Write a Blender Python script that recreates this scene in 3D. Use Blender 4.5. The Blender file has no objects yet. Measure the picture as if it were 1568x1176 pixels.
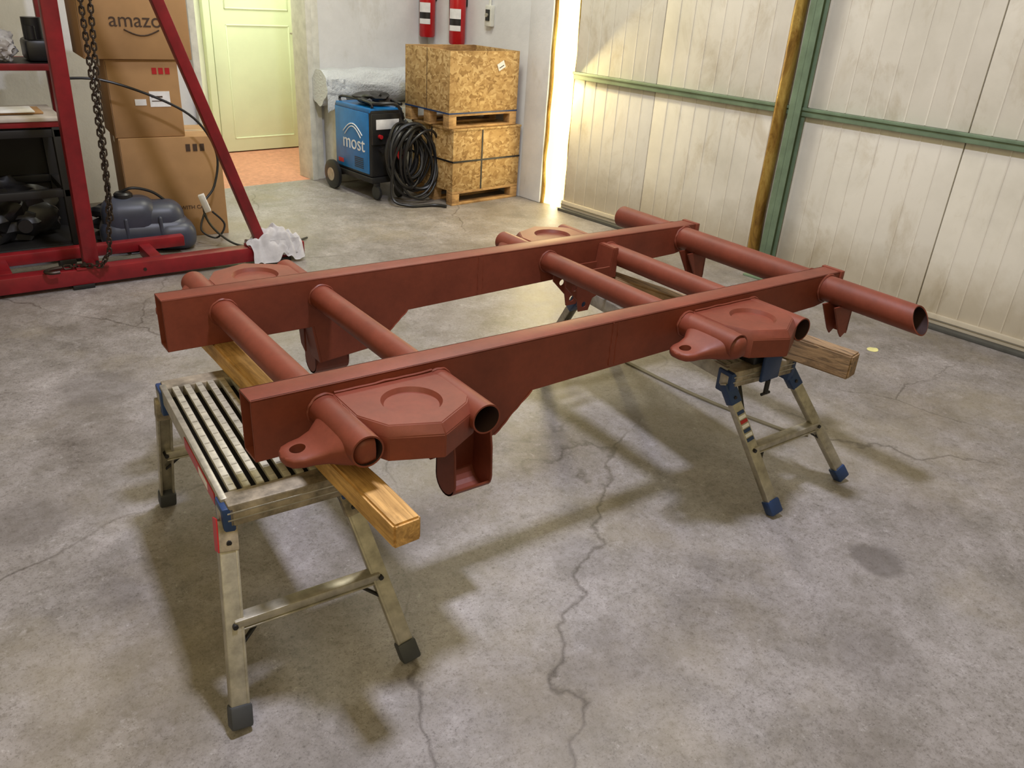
import bpy, bmesh, math, random
from mathutils import Vector, Matrix, noise
random.seed(4)
sc=bpy.context.scene
sc.view_settings.view_transform='Standard'

# ------------------------------------------------------------------ materials
def lin(c):
    return tuple((x/12.92 if x<=.04045 else ((x+.055)/1.055)**2.4) for x in c)
def hexc(r,g,b): return lin((r/255,g/255,b/255))+(1,)
class N:
    def __init__(s,name):
        s.m=bpy.data.materials.new(name); s.m.use_nodes=True; s.t=s.m.node_tree
        s.b=s.t.nodes['Principled BSDF']; s.tc=None
    def n(s,typ,**k):
        x=s.t.nodes.new(typ)
        for a,v in k.items():
            if a.startswith('i_'): x.inputs[a[2:].replace('_',' ')].default_value=v
            else: setattr(x,a,v)
        return x
    def l(s,a,b): s.t.links.new(a,b)
    def co(s,scale=(1,1,1),rot=(0,0,0)):
        if not s.tc: s.tc=s.n('ShaderNodeTexCoord')
        mp=s.n('ShaderNodeMapping'); mp.inputs['Scale'].default_value=scale; mp.inputs['Rotation'].default_value=rot
        s.l(s.tc.outputs['Object'],mp.inputs[0]); return mp.outputs[0]
    def noise(s,scale,detail=6,rough=.6,vec=None,dist=0):
        x=s.n('ShaderNodeTexNoise'); x.inputs['Scale'].default_value=scale; x.inputs['Detail'].default_value=detail
        x.inputs['Roughness'].default_value=rough; x.inputs['Distortion'].default_value=dist
        s.l(vec if vec else s.co(),x.inputs['Vector']); return x.outputs['Fac']
    def ramp(s,fac,stops):
        x=s.n('ShaderNodeValToRGB'); e=x.color_ramp.elements
        while len(e)<len(stops): e.new(.5)
        for i,(p,c) in enumerate(stops):
            e[i].position=p; e[i].color=c if len(c)==4 else tuple(c)+(1,)
        s.l(fac,x.inputs[0]); return x.outputs[0]
    def mix(s,a,b,fac,mode='MIX'):
        x=s.n('ShaderNodeMix',data_type='RGBA',blend_type=mode)
        for v,i in ((a,6),(b,7)):
            if isinstance(v,tuple): x.inputs[i].default_value=v
            else: s.l(v,x.inputs[i])
        if isinstance(fac,(int,float)): x.inputs[0].default_value=fac
        else: s.l(fac,x.inputs[0])
        return x.outputs[2]
    def math(s,op,a,b=None):
        x=s.n('ShaderNodeMath',operation=op)
        for v,i in ((a,0),(b,1)):
            if v is None: continue
            if isinstance(v,(int,float)): x.inputs[i].default_value=v
            else: s.l(v,x.inputs[i])
        return x.outputs[0]
    def bump(s,h,strength=.2,dist=.01):
        x=s.n('ShaderNodeBump'); x.inputs['Strength'].default_value=strength; x.inputs['Distance'].default_value=dist
        s.l(h,x.inputs['Height']); s.l(x.outputs[0],s.b.inputs['Normal'])
    def col(s,c):
        if isinstance(c,tuple): s.b.inputs['Base Color'].default_value=c
        else: s.l(c,s.b.inputs['Base Color'])
def simple(name,c,rough=.5,metal=0,var=.12,scale=12,bump=0,spec=.5):
    k=N(name); f=k.noise(scale)
    d=tuple(x*(1-var*1.6) for x in c[:3])+(1,); e=tuple(min(1,x*(1+var)) for x in c[:3])+(1,)
    k.col(k.ramp(f,[(.3,d),(.7,e)])); k.b.inputs['Roughness'].default_value=rough; k.b.inputs['Metallic'].default_value=metal
    k.b.inputs['Specular IOR Level'].default_value=spec
    if bump: k.bump(f,bump,.01)
    return k.m
def m_concrete():
    k=N('concrete')
    big=k.noise(.9,4,.6); mid=k.noise(4.0,12,.74,dist=.15); fine=k.noise(48,10,.85); gr=k.noise(170,5,.75)
    base=k.ramp(mid,[(.30,hexc(112,107,103)),(.44,hexc(134,129,126)),(.54,hexc(148,143,142)),(.70,hexc(170,165,166))])
    st=k.ramp(big,[(.38,(.78,.75,.72)),(.5,(.94,.93,.92)),(.66,(1.0,1.0,1.0))])
    c=k.mix(base,st,1.0,'MULTIPLY')
    c=k.mix(c,k.ramp(fine,[(.38,(.40,.38,.35)),(.45,(.78,.76,.74)),(.51,(1,1,1))]),.6,'MULTIPLY')
    sc_=k.noise(11,15,.88,vec=k.co((1,1,1),(0,0,.5)),dist=.4)
    c=k.mix(c,hexc(196,192,194),k.mix((0,0,0,1),k.ramp(sc_,[(.56,(0,0,0)),(.63,(1,1,1))]),.36))
    sc2=k.noise(34,12,.88,vec=k.co((1,1,1),(0,0,1.5)))
    c=k.mix(c,hexc(210,206,206),k.mix((0,0,0,1),k.ramp(sc2,[(.57,(0,0,0)),(.63,(1,1,1))]),.42))
    c=k.mix(c,k.ramp(gr,[(.36,(.4,.38,.36)),(.44,(.9,.9,.9)),(.52,(1,1,1))]),.75,'MULTIPLY')
    v=k.n('ShaderNodeTexVoronoi'); v.inputs['Scale'].default_value=13; k.l(k.co(),v.inputs['Vector'])
    c=k.mix(c,k.ramp(v.outputs['Distance'],[(.02,(.35,.33,.3)),(.06,(1,1,1))]),.7,'MULTIPLY')
    oi=k.ramp(k.noise(2.1,7,.66,vec=k.co((1,1,1),(0,0,.8)),dist=.3),[(.53,(0,0,0)),(.68,(1,1,1))])
    c=k.mix(c,hexc(104,97,88),k.mix((0,0,0,1),oi,.4))
    # yellow-brown grease tint, broad
    ye=k.ramp(k.noise(1.3,5,.6,vec=k.co((1,1,1),(0,0,2.1))),[(.50,(0,0,0)),(.66,(1,1,1))])
    c=k.mix(c,hexc(142,130,100),k.mix((0,0,0,1),ye,.35))
    geo=k.n('ShaderNodeNewGeometry'); nzc=k.n('ShaderNodeTexNoise'); nzc.inputs['Scale'].default_value=9; nzc.inputs['Detail'].default_value=6; k.l(geo.outputs['Position'],nzc.inputs['Vector'])
    vm=k.n('ShaderNodeVectorMath',operation='MULTIPLY_ADD'); vm.inputs[1].default_value=(.10,.10,0); k.l(nzc.outputs['Color'],vm.inputs[0]); k.l(geo.outputs['Position'],vm.inputs[2])
    for (x,y,r,s_) in ((2.135,.837,.080,.62),(.43,3.15,.16,.4),(.05,2.35,.12,.35),(.55,2.75,.10,.3),(1.35,1.35,.10,.25),(3.0,.45,.16,.35),(1.55,2.15,.13,.3),(.95,1.75,.14,.3),(2.75,1.55,.12,.25),(.2,1.9,.07,.3),(1.75,.6,.12,.25)):
        d=k.n('ShaderNodeVectorMath',operation='DISTANCE'); k.l(vm.outputs[0],d.inputs[0]); d.inputs[1].default_value=(x+.05,y+.05,0)
        f=k.ramp(d.outputs['Value'],[(r*.75,(s_,s_,s_)),(r*1.15,(0,0,0))])
        c=k.mix(c,hexc(84,78,76),f)
    nz=k.n('ShaderNodeTexNoise'); nz.inputs['Scale'].default_value=3; nz.inputs['Detail'].default_value=9; k.l(k.co(),nz.inputs['Vector'])
    vm=k.n('ShaderNodeVectorMath',operation='MULTIPLY_ADD'); vm.inputs[1].default_value=(.28,.28,.28)
    k.l(nz.outputs['Color'],vm.inputs[0]); k.l(k.co((1,1,1),(0,0,.35)),vm.inputs[2])
    cv=k.n('ShaderNodeTexVoronoi',feature='DISTANCE_TO_EDGE'); cv.inputs['Scale'].default_value=.55; k.l(vm.outputs[0],cv.inputs['Vector'])
    cr=k.ramp(cv.outputs['Distance'],[(.0,(.34,.31,.28)),(.0012,(1,1,1))])
    msk=k.ramp(k.noise(1.3,3,.5),[(.42,(0,0,0)),(.56,(.75,.75,.75))])
    c=k.mix(c,k.mix(c,cr,1.0,'MULTIPLY'),msk)
    k.col(c)
    k.l(k.ramp(mid,[(.3,(.38,)*3),(.7,(.58,)*3)]),k.b.inputs['Roughness'])
    k.bump(fine,.22,.004)
    return k.m
def m_osb():
    k=N('osb_board')
    v=k.n('ShaderNodeTexVoronoi'); v.inputs['Scale'].default_value=38; v.inputs['Randomness'].default_value=1
    nz=k.n('ShaderNodeTexNoise'); nz.inputs['Scale'].default_value=14; k.l(k.co(),nz.inputs['Vector'])
    vm=k.n('ShaderNodeVectorMath',operation='MULTIPLY_ADD'); vm.inputs[1].default_value=(.12,.12,.12)
    k.l(nz.outputs['Color'],vm.inputs[0]); k.l(k.co((1,1,1.5),(.3,.5,.4)),vm.inputs[2]); k.l(vm.outputs[0],v.inputs['Vector'])
    s=k.n('ShaderNodeSeparateColor'); k.l(v.outputs['Color'],s.inputs[0])
    c=k.ramp(s.outputs[0],[(0,hexc(136,102,56)),(.3,hexc(166,131,80)),(.7,hexc(182,149,98)),(1,hexc(200,170,120))])
    k.col(c); k.b.inputs['Roughness'].default_value=.7; return k.m
def m_wood(name,a,b,cdir=(1,12,12)):
    k=N(name); f=k.noise(5,8,.65,vec=k.co(cdir),dist=1.2)
    c=k.ramp(f,[(.3,a),(.55,b),(.7,tuple(min(1,x*1.2) for x in b[:3])+(1,))])
    g=k.ramp(k.noise(5,6,.65),[(.36,(.42,.36,.3)),(.52,(1,1,1))])
    k.col(k.mix(c,g,.7,'MULTIPLY')); k.b.inputs['Roughness'].default_value=.65; k.bump(f,.3,.004); return k.m
def m_oxide():
    k=N('red_oxide_primer'); f=k.noise(6,6,.6); g=k.noise(60,4,.7)
    c=k.ramp(f,[(.3,hexc(106,49,33)),(.7,hexc(127,61,43))])
    c=k.mix(c,k.ramp(g,[(.3,(.84,.84,.84)),(.6,(1,1,1))]),.7,'MULTIPLY')
    sp=k.ramp(k.noise(11,12,.85,dist=.8),[(.66,(0,0,0)),(.72,(1,1,1))])
    c=k.mix(c,hexc(180,130,108),k.mix((0,0,0,1),sp,.3))
    k.col(c); k.b.inputs['Roughness'].default_value=.52; k.b.inputs['Specular IOR Level'].default_value=.42; k.bump(g,.14,.002); return k.m
def m_panel():
    k=N('insulated_wall_panel')
    f=k.noise(1.4,6,.65); d=k.noise(3,9,.72,vec=k.co((1,1,.6)),dist=.5)
    c=k.ramp(f,[(.3,hexc(204,199,186)),(.6,hexc(226,221,209))])
    c=k.mix(c,k.ramp(d,[(.34,(.70,.64,.54)),(.47,(1,1,1))]),.55,'MULTIPLY')
    s2=k.noise(6,6,.6,vec=k.co((2,2,.5)))
    c=k.mix(c,k.ramp(s2,[(.28,(.78,.73,.64)),(.42,(1,1,1))]),.35,'MULTIPLY')
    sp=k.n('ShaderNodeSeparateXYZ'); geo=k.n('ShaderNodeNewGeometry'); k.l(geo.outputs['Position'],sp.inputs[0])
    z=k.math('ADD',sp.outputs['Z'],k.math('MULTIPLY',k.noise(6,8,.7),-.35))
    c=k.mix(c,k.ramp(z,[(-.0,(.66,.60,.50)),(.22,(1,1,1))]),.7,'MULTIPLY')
    k.col(c); k.b.inputs['Roughness'].default_value=.36; return k.m
def m_plaster():
    k=N('plaster_wall'); f=k.noise(2,7,.65); g=k.noise(30,5,.7)
    c=k.ramp(f,[(.3,hexc(202,203,206)),(.65,hexc(222,223,226))])
    st=k.ramp(k.noise(3,9,.7,vec=k.co((1,1,.5))),[(.32,(.78,.76,.70)),(.42,(1,1,1))])
    k.col(k.mix(c,st,.6,'MULTIPLY')); k.b.inputs['Roughness'].default_value=.8; k.bump(g,.3,.006); return k.m
def m_foam():
    k=N('stained_brass_foam'); f=k.noise(9,8,.7,vec=k.co((1,1,.35)),dist=.8)
    k.col(k.ramp(f,[(.32,hexc(88,58,26)),(.45,hexc(146,112,50)),(.6,hexc(180,152,80)),(.72,hexc(212,192,130))]))
    k.b.inputs['Roughness'].default_value=.28; k.b.inputs['Metallic'].default_value=.35; k.bump(f,.5,.01); return k.m
def m_emit(name,c,s):
    k=N(name); k.b.inputs['Base Color'].default_value=c; k.b.inputs['Emission Color'].default_value=c; k.b.inputs['Emission Strength'].default_value=s; return k.m
MC=m_concrete(); OX=m_oxide(); OSB=m_osb(); PAN=m_panel(); PLA=m_plaster()
WOOD=m_wood('timber',hexc(146,108,56),hexc(204,160,96),(12,1,12))
WOOD2=m_wood('timber_dirty',hexc(78,62,48),hexc(150,122,90),(12,1,12))
PAL=m_wood('pallet_wood',hexc(140,105,64),hexc(184,146,96),(2,10,10))
ALU=simple('aluminium',hexc(176,170,156),.42,.6,.2,30)
SLAT=simple('platform_slat',hexc(190,184,166),.5,.35,.2,30)
ALUD=simple('aluminium_scuffed',hexc(158,146,126),.6,.3,.4,22)
BLACK=simple('black_plastic',hexc(26,26,28),.4)
BLKM=simple('black_steel',hexc(32,31,32),.5,.2)
BLUE=simple('blue_plastic',hexc(30,56,100),.4)
FOOT=simple('dark_rubber_foot',hexc(56,58,62),.6)
WBLUE=simple('blue_paint',hexc(26,112,180),.35)
RED=simple('red_paint',hexc(126,22,30),.4,0,.2,9)
REDX=simple('extinguisher_red',hexc(176,24,30),.25)
REDL=simple('red_label',hexc(170,30,36),.4)
GRN=simple('green_paint',hexc(112,132,108),.45,0,.18,8)
GOLD=m_foam()
CARD=simple('cardboard',hexc(160,123,82),.8,0,.08,5)
CARDD=simple('cardboard_print',hexc(66,48,36),.8)
TAPE=simple('packing_tape',hexc(196,166,122),.3)
WHITE=simple('white_paper',hexc(226,226,228),.6)
CLOTH=simple('cloth',hexc(190,188,192),.95,0,.1,20,.3,.1)
TANK=simple('grey_plastic_tank',hexc(62,66,80),.42,0,.15,5)
CREAM=simple('cream_door_paint',hexc(216,226,192),.5,0,.04,3)
CREAMW=simple('cream_wall_paint',hexc(222,226,206),.8,0,.08,3,.3)
DARK=simple('shaded_interior',hexc(40,14,10),.8)  # primer colour darkened for tube and rail insides, standing in for shade
TERR=simple('terracotta_floor',hexc(186,130,104),.6,0,.15,30)
WFRAME=simple('white_trim_paint',hexc(214,214,206),.6)
CHAIN=simple('chain_steel',hexc(70,60,54),.45,.8)
WOODTOP=simple('worn_bench_top',hexc(180,172,166),.6,0,.15,8)
TRACK=simple('dark_track',hexc(92,92,88),.5,.4)
SEAM=simple('seam_dark',hexc(120,114,102),.6)
OLIVE=simple('olive_strip',hexc(96,88,66),.7)
BUB=N('bubble_wrap'); BUB.col(hexc(206,212,218)); BUB.b.inputs['Roughness'].default_value=.25; BUB.bump(BUB.noise(60,3),.8,.01); BUB=BUB.m
YEL=m_emit('daylight_gap',(1,.78,.30,1),2.6)
HOT=m_emit('daylight_gap_core',(1,.93,.68,1),10.0)

# ------------------------------------------------------------------ builder
class B:
    def __init__(s,name,M=None):
        s.name=name; s.v=[]; s.f=[]; s.mi=[]; s.mats=[]; s.M=M or Matrix.Identity(4)
    def mat(s,m):
        if m not in s.mats: s.mats.append(m)
        return s.mats.index(m)
    def add(s,vs,fs,m,M=None):
        o=len(s.v); T=s.M@M if M is not None else s.M
        s.v+=[T@Vector(v) for v in vs]; i=s.mat(m)
        for f in fs: s.f.append([a+o for a in f]); s.mi.append(i)
    def bm(s,bm,m,M=None):
        bm.verts.index_update()
        s.add([v.co.copy() for v in bm.verts],[[v.index for v in f.verts] for f in bm.faces],m,M); bm.free()
    def box(s,x0,x1,y0,y1,z0,z1,m,bev=0,M=None,seg=2):
        b=bmesh.new(); bmesh.ops.create_cube(b,size=1)
        for v in b.verts:
            v.co=Vector(((x0+x1)/2+v.co.x*(x1-x0),(y0+y1)/2+v.co.y*(y1-y0),(z0+z1)/2+v.co.z*(z1-z0)))
        if bev: bmesh.ops.bevel(b,geom=b.edges[:],offset=bev,segments=seg,affect='EDGES',profile=.5)
        s.bm(b,m,M)
    def beam(s,p0,p1,w,h,m,bev=.002,up=(0,0,1),off=0):
        p0=Vector(p0);p1=Vector(p1);d=(p1-p0);L=d.length;d.normalize()
        upv=Vector(up); x=d.cross(upv)
        if x.length<1e-4: x=Vector((1,0,0))
        x.normalize(); z=x.cross(d)
        M=Matrix((( x.x,d.x,z.x,p0.x),(x.y,d.y,z.y,p0.y),(x.z,d.z,z.z,p0.z),(0,0,0,1)))
        s.box(-w/2,w/2,0,L,-h/2+off,h/2+off,m,bev,M)
    def cyl(s,p0,p1,r,m,r2=None,seg=28,cap=True):
        p0=Vector(p0);p1=Vector(p1);d=(p1-p0);L=d.length
        q=d.to_track_quat('Z','Y').to_matrix().to_4x4(); q.translation=p0
        r2=r if r2 is None else r2
        vs=[];fs=[]
        for i in range(seg):
            a=2*math.pi*i/seg; vs.append((r*math.cos(a),r*math.sin(a),0))
        for i in range(seg):
            a=2*math.pi*i/seg; vs.append((r2*math.cos(a),r2*math.sin(a),L))
        for i in range(seg):
            j=(i+1)%seg; fs.append((i,j,seg+j,seg+i))
        if cap: fs.append(tuple(range(seg))[::-1]); fs.append(tuple(range(seg,2*seg)))
        s.add(vs,fs,m,q)
    def pipe(s,p0,p1,r,t,m,mi=None,seg=36,cut=0):
        p0=Vector(p0);p1=Vector(p1);d=(p1-p0).normalized();up=Vector((0,0,1));x=d.cross(up).normalized()
        vs=[];fs=[]
        for (c,rr,e) in ((p0,r,0),(p1,r,1),(p1,r-t,1),(p0,r-t,0)):
            for i in range(seg):
                a=2*math.pi*i/seg; sz=math.sin(a)
                vs.append(c+x*(rr*math.cos(a))+up*(rr*sz)+d*(e*cut*(-sz)))
        def band(a,b):
            return [(a*seg+i,a*seg+(i+1)%seg,b*seg+(i+1)%seg,b*seg+i) for i in range(seg)]
        s.add(vs,band(0,1)+band(1,2)+band(3,0),m); s.add(vs,band(2,3),mi or m)
    def prism(s,pts,fn,t0,t1,m,bev=0):
        b=bmesh.new(); n=len(pts)
        A=[b.verts.new(fn(p[0],p[1],t0)) for p in pts]; C=[b.verts.new(fn(p[0],p[1],t1)) for p in pts]
        b.faces.new(A[::-1]); b.faces.new(C)
        for i in range(n): b.faces.new((A[i],A[(i+1)%n],C[(i+1)%n],C[i]))
        bmesh.ops.recalc_face_normals(b,faces=b.faces[:])
        if bev: bmesh.ops.bevel(b,geom=b.edges[:],offset=bev,segments=2,affect='EDGES')
        s.bm(b,m)
    def path(s,pts,r,m,seg=8,closed=False,sub=0):
        P=[Vector(p) for p in pts]
        if sub:
            Q=[];n=len(P)
            rng=n if closed else n-1
            for i in range(rng):
                p0=P[(i-1)%n] if closed or i>0 else P[i]; p1=P[i]; p2=P[(i+1)%n]; p3=P[(i+2)%n] if closed or i<n-2 else P[(i+1)%n]
                for k in range(sub):
                    t=k/sub
                    Q.append(.5*((2*p1)+(-p0+p2)*t+(2*p0-5*p1+4*p2-p3)*t*t+(-p0+3*p1-3*p2+p3)*t**3))
            if not closed: Q.append(P[-1])
            P=Q
        n=len(P);vs=[];fs=[];prev=None
        for i,p in enumerate(P):
            a=P[(i-1)%n] if closed or i else p; c=P[(i+1)%n] if closed or i<n-1 else p
            d=(c-a).normalized()
            x=(prev-d*prev.dot(d)) if prev else d.orthogonal()
            if x.length<1e-5: x=d.orthogonal()
            x.normalize(); prev=x; y=d.cross(x)
            for j in range(seg):
                q=2*math.pi*j/seg; vs.append(p+x*(r*math.cos(q))+y*(r*math.sin(q)))
        for i in range(n if closed else n-1):
            k=(i+1)%n
            for j in range(seg): fs.append((i*seg+j,i*seg+(j+1)%seg,k*seg+(j+1)%seg,k*seg+j))
        if not closed: fs.append(tuple(range(seg))[::-1]); fs.append(tuple((n-1)*seg+j for j in range(seg)))
        s.add(vs,fs,m)
    def lathe(s,prof,c,m,seg=28,axis=None):
        vs=[];fs=[]
        for r,z in prof:
            for i in range(seg):
                a=2*math.pi*i/seg; vs.append((r*math.cos(a),r*math.sin(a),z))
        for k in range(len(prof)-1):
            for i in range(seg):
                j=(i+1)%seg; fs.append((k*seg+i,k*seg+j,(k+1)*seg+j,(k+1)*seg+i))
        fs.append(tuple(range(seg))[::-1]); fs.append(tuple(range((len(prof)-1)*seg,len(prof)*seg)))
        M=Matrix.Translation(c)
        if axis: M=M@Vector(axis).to_track_quat('Z','Y').to_matrix().to_4x4()
        s.add(vs,fs,m,M)
    def text(s,txt,size,M,m,ext=.001):
        cu=bpy.data.curves.new('t','FONT'); cu.body=txt; cu.size=size; cu.extrude=ext; cu.align_x='CENTER'; cu.align_y='CENTER'
        o=bpy.data.objects.new('t',cu); bpy.context.collection.objects.link(o); bpy.context.view_layer.update()
        me=o.evaluated_get(bpy.context.evaluated_depsgraph_get()).to_mesh()
        s.add([v.co.copy() for v in me.vertices],[list(p.vertices) for p in me.polygons],m,M)
        bpy.data.objects.remove(o); bpy.data.curves.remove(cu)
    def blob(s,c,r,m,amp=.3,freq=3,sub=4,flat=True,seed=0,ridge=0):
        b=bmesh.new(); bmesh.ops.create_icosphere(b,subdivisions=sub,radius=1)
        for v in b.verts:
            d=v.co.normalized(); k=1+amp*noise.noise(d*freq+Vector((seed,seed*2,0)))+amp*.5*abs(noise.noise(d*freq*2.7+Vector((0,seed,3))))
            if ridge: k+=ridge*(1-abs(noise.noise(d*freq*1.6+Vector((seed,7,0))))*5)*.5+ridge*.5*(1-abs(noise.noise(d*freq*3.1+Vector((9,seed,0))))*5)*.4
            p=Vector((d.x*r[0],d.y*r[1],d.z*r[2]))*k
            if flat and p.z<-r[2]*.8: p.z=-r[2]*.8
            v.co=p+Vector(c)
        s.bm(b,m)
    def done(s,parent=None,smooth=35):
        lo=Vector((min(v.x for v in s.v),min(v.y for v in s.v),min(v.z for v in s.v)))
        hi=Vector((max(v.x for v in s.v),max(v.y for v in s.v),max(v.z for v in s.v)))
        o=Vector(((lo.x+hi.x)/2,(lo.y+hi.y)/2,lo.z))
        me=bpy.data.meshes.new(s.name); me.from_pydata([v-o for v in s.v],[],s.f)
        for m in s.mats: me.materials.append(m)
        me.polygons.foreach_set('material_index',s.mi); me.polygons.foreach_set('use_smooth',[True]*len(me.polygons))
        me.update()
        me.set_sharp_from_angle(angle=math.radians(smooth))
        ob=bpy.data.objects.new(s.name,me); ob.location=o; bpy.context.collection.objects.link(ob)
        return ob
def booled(bm,cutters):
    me=bpy.data.meshes.new('a'); bm.to_mesh(me); bm.free(); a=bpy.data.objects.new('a',me); bpy.context.collection.objects.link(a)
    tmp=[]
    for c in cutters:
        mc=bpy.data.meshes.new('c'); c.to_mesh(mc); c.free(); oc=bpy.data.objects.new('c',mc); bpy.context.collection.objects.link(oc); tmp.append(oc)
        md=a.modifiers.new('b','BOOLEAN'); md.operation='DIFFERENCE'; md.solver='EXACT'; md.object=oc
    bpy.context.view_layer.update()
    ev=a.evaluated_get(bpy.context.evaluated_depsgraph_get()); m2=ev.to_mesh()
    r=bmesh.new(); r.from_mesh(m2); ev.to_mesh_clear()
    for o in [a]+tmp:
        d=o.data; bpy.data.objects.remove(o); bpy.data.meshes.remove(d)
    return r
def conebm(c,r1,r2,h,seg=40):
    b=bmesh.new(); bmesh.ops.create_cone(b,cap_ends=True,segments=seg,radius1=r1,radius2=r2,depth=h)
    bmesh.ops.translate(b,verts=b.verts,vec=c); return b
ROOM=Matrix.Rotation(.1,4,'Z')

# ------------------------------------------------------------------ room
HW=3.2
b=B('floor',ROOM); b.box(-3.2,4.6,-3.0,5.95,-.12,0,MC); b.done()
b=B('floor_hallway',ROOM); b.box(1.6,4.6,5.95,7.3,-.12,0,TERR); b.done()
b=B('wall_back',ROOM)
b.box(-3.2,2.38,5.95,6.10,0,HW,PLA); b.box(3.32,4.6,5.95,6.10,0,HW,PLA); b.box(2.38,3.32,5.95,6.10,2.15,HW,PLA)
b.done()
b=B('trim_doorway',ROOM)
b.box(3.27,3.32,5.90,6.12,0,2.15,WFRAME,.004); b.box(2.38,2.43,5.90,6.12,0,2.15,WFRAME,.004); b.box(2.38,3.32,5.90,6.12,2.15,2.22,WFRAME,.004)
b.box(3.32,3.39,5.925,5.95,0,2.2,WFRAME,.003)
b.done()
b=B('wall_hallway_back',ROOM); b.box(1.6,4.6,7.26,7.4,0,HW,CREAMW); b.done()
b=B('wall_hallway_right',ROOM); b.box(4.5,4.6,6.1,7.25,0,HW,CREAMW); b.done()
b=B('wall_hallway_left',ROOM); b.box(1.6,1.7,6.1,7.25,0,HW,CREAMW); b.done()
b=B('door_hallway',ROOM)
b.box(3.03,3.09,7.19,7.255,0,2.08,CREAM,.004); b.box(3.95,4.02,7.19,7.255,0,2.08,CREAM,.004); b.box(3.03,4.02,7.19,7.255,2.08,2.14,CREAM,.004)
b.box(3.10,3.94,7.205,7.245,.01,2.07,CREAM,.004)
for (x0,x1,z0,z1) in ((3.22,3.82,.12,1.08),(3.22,3.82,1.2,1.95)):
    for t in ((x0,x1,z0,z0+.012),(x0,x1,z1-.012,z1),(x0,x0+.012,z0,z1),(x1-.012,x1,z0,z1)):
        b.box(t[0],t[1],7.200,7.21,t[2],t[3],CREAM,.003)
b.box(3.865,3.90,7.195,7.21,.93,1.06,ALU,.004); b.cyl((3.885,7.205,1.02),(3.885,7.15,1.02),.01,ALU); b.beam((3.89,7.15,1.02),(3.80,7.15,1.02),.014,.014,ALU,.005)
for z in (.3,1.8): b.cyl((3.95,7.19,z),(3.95,7.19,z+.1),.012,ALU)
b.done()
b=B('wall_side',ROOM)
b.box(4.45,4.6,4.68,5.95,0,HW,PLA); b.done()
b=B('wall_pier',ROOM)
b.box(4.435,4.6,4.44,4.68,0,HW,PLA,.01); b.done()
b=B('wall_daylight_gap',ROOM)
b.box(4.475,4.50,4.19,4.44,0,HW,YEL); b.box(4.468,4.475,4.285,4.345,0.0,HW,HOT); b.done()  # emissive strips stand for sunlight leaking through the wall gap
b=B('trim_foam_seal',ROOM)
for off,vv,r in ((0,4.437,.016),(7,4.19,.010)):
    pts=[(4.462+.008*noise.noise(Vector((z*4,off,0))),vv+.010*noise.noise(Vector((z*5,off,9))),z) for z in [i*.08 for i in range(41)]]
    b.path(pts,r,GOLD,seg=10)
b.done()
b=B('wall_right',ROOM)
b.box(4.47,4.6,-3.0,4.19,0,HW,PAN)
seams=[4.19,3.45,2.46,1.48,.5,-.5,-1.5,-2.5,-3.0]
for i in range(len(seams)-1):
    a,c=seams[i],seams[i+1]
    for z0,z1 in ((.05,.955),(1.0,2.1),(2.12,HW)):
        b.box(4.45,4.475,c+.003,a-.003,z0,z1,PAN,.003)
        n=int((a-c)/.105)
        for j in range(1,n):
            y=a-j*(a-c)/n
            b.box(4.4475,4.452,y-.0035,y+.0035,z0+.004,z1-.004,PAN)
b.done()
b=B('trim_girt',ROOM)
for z0 in (.955,2.06):
    b.box(4.415,4.455,-3.0,4.17,z0,z0+.045,GRN,.004); b.box(4.405,4.42,-3.0,4.17,z0+.032,z0+.048,GRN,.002)
b.done()
b=B('trim_base_track',ROOM)
b.box(4.40,4.46,-3.0,4.2,0,.022,TRACK,.003); b.box(4.435,4.46,-3.0,4.2,.022,.075,PAN,.003); b.box(4.43,4.452,-3,4.2,.045,.05,SEAM)
b.done()
b=B('steel_column',ROOM)
b.box(4.36,4.43,2.385,2.391,0,HW,GRN,.002); b.box(4.36,4.366,2.350,2.425,0,HW,GRN,.002); b.box(4.424,4.43,2.350,2.425,0,HW,GRN,.002)
b.box(4.30,4.45,2.30,2.47,0,.012,GRN,.002)
b.done()
b=B('foam_sealed_pipe',ROOM)
pts=[(4.40+.008*noise.noise(Vector((z*3,0,0))),2.497+.008*noise.noise(Vector((z*4,5,9))),z) for z in [i*.08 for i in range(41)]]
b.path(pts,.036,GOLD,seg=16); b.done()

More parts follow.
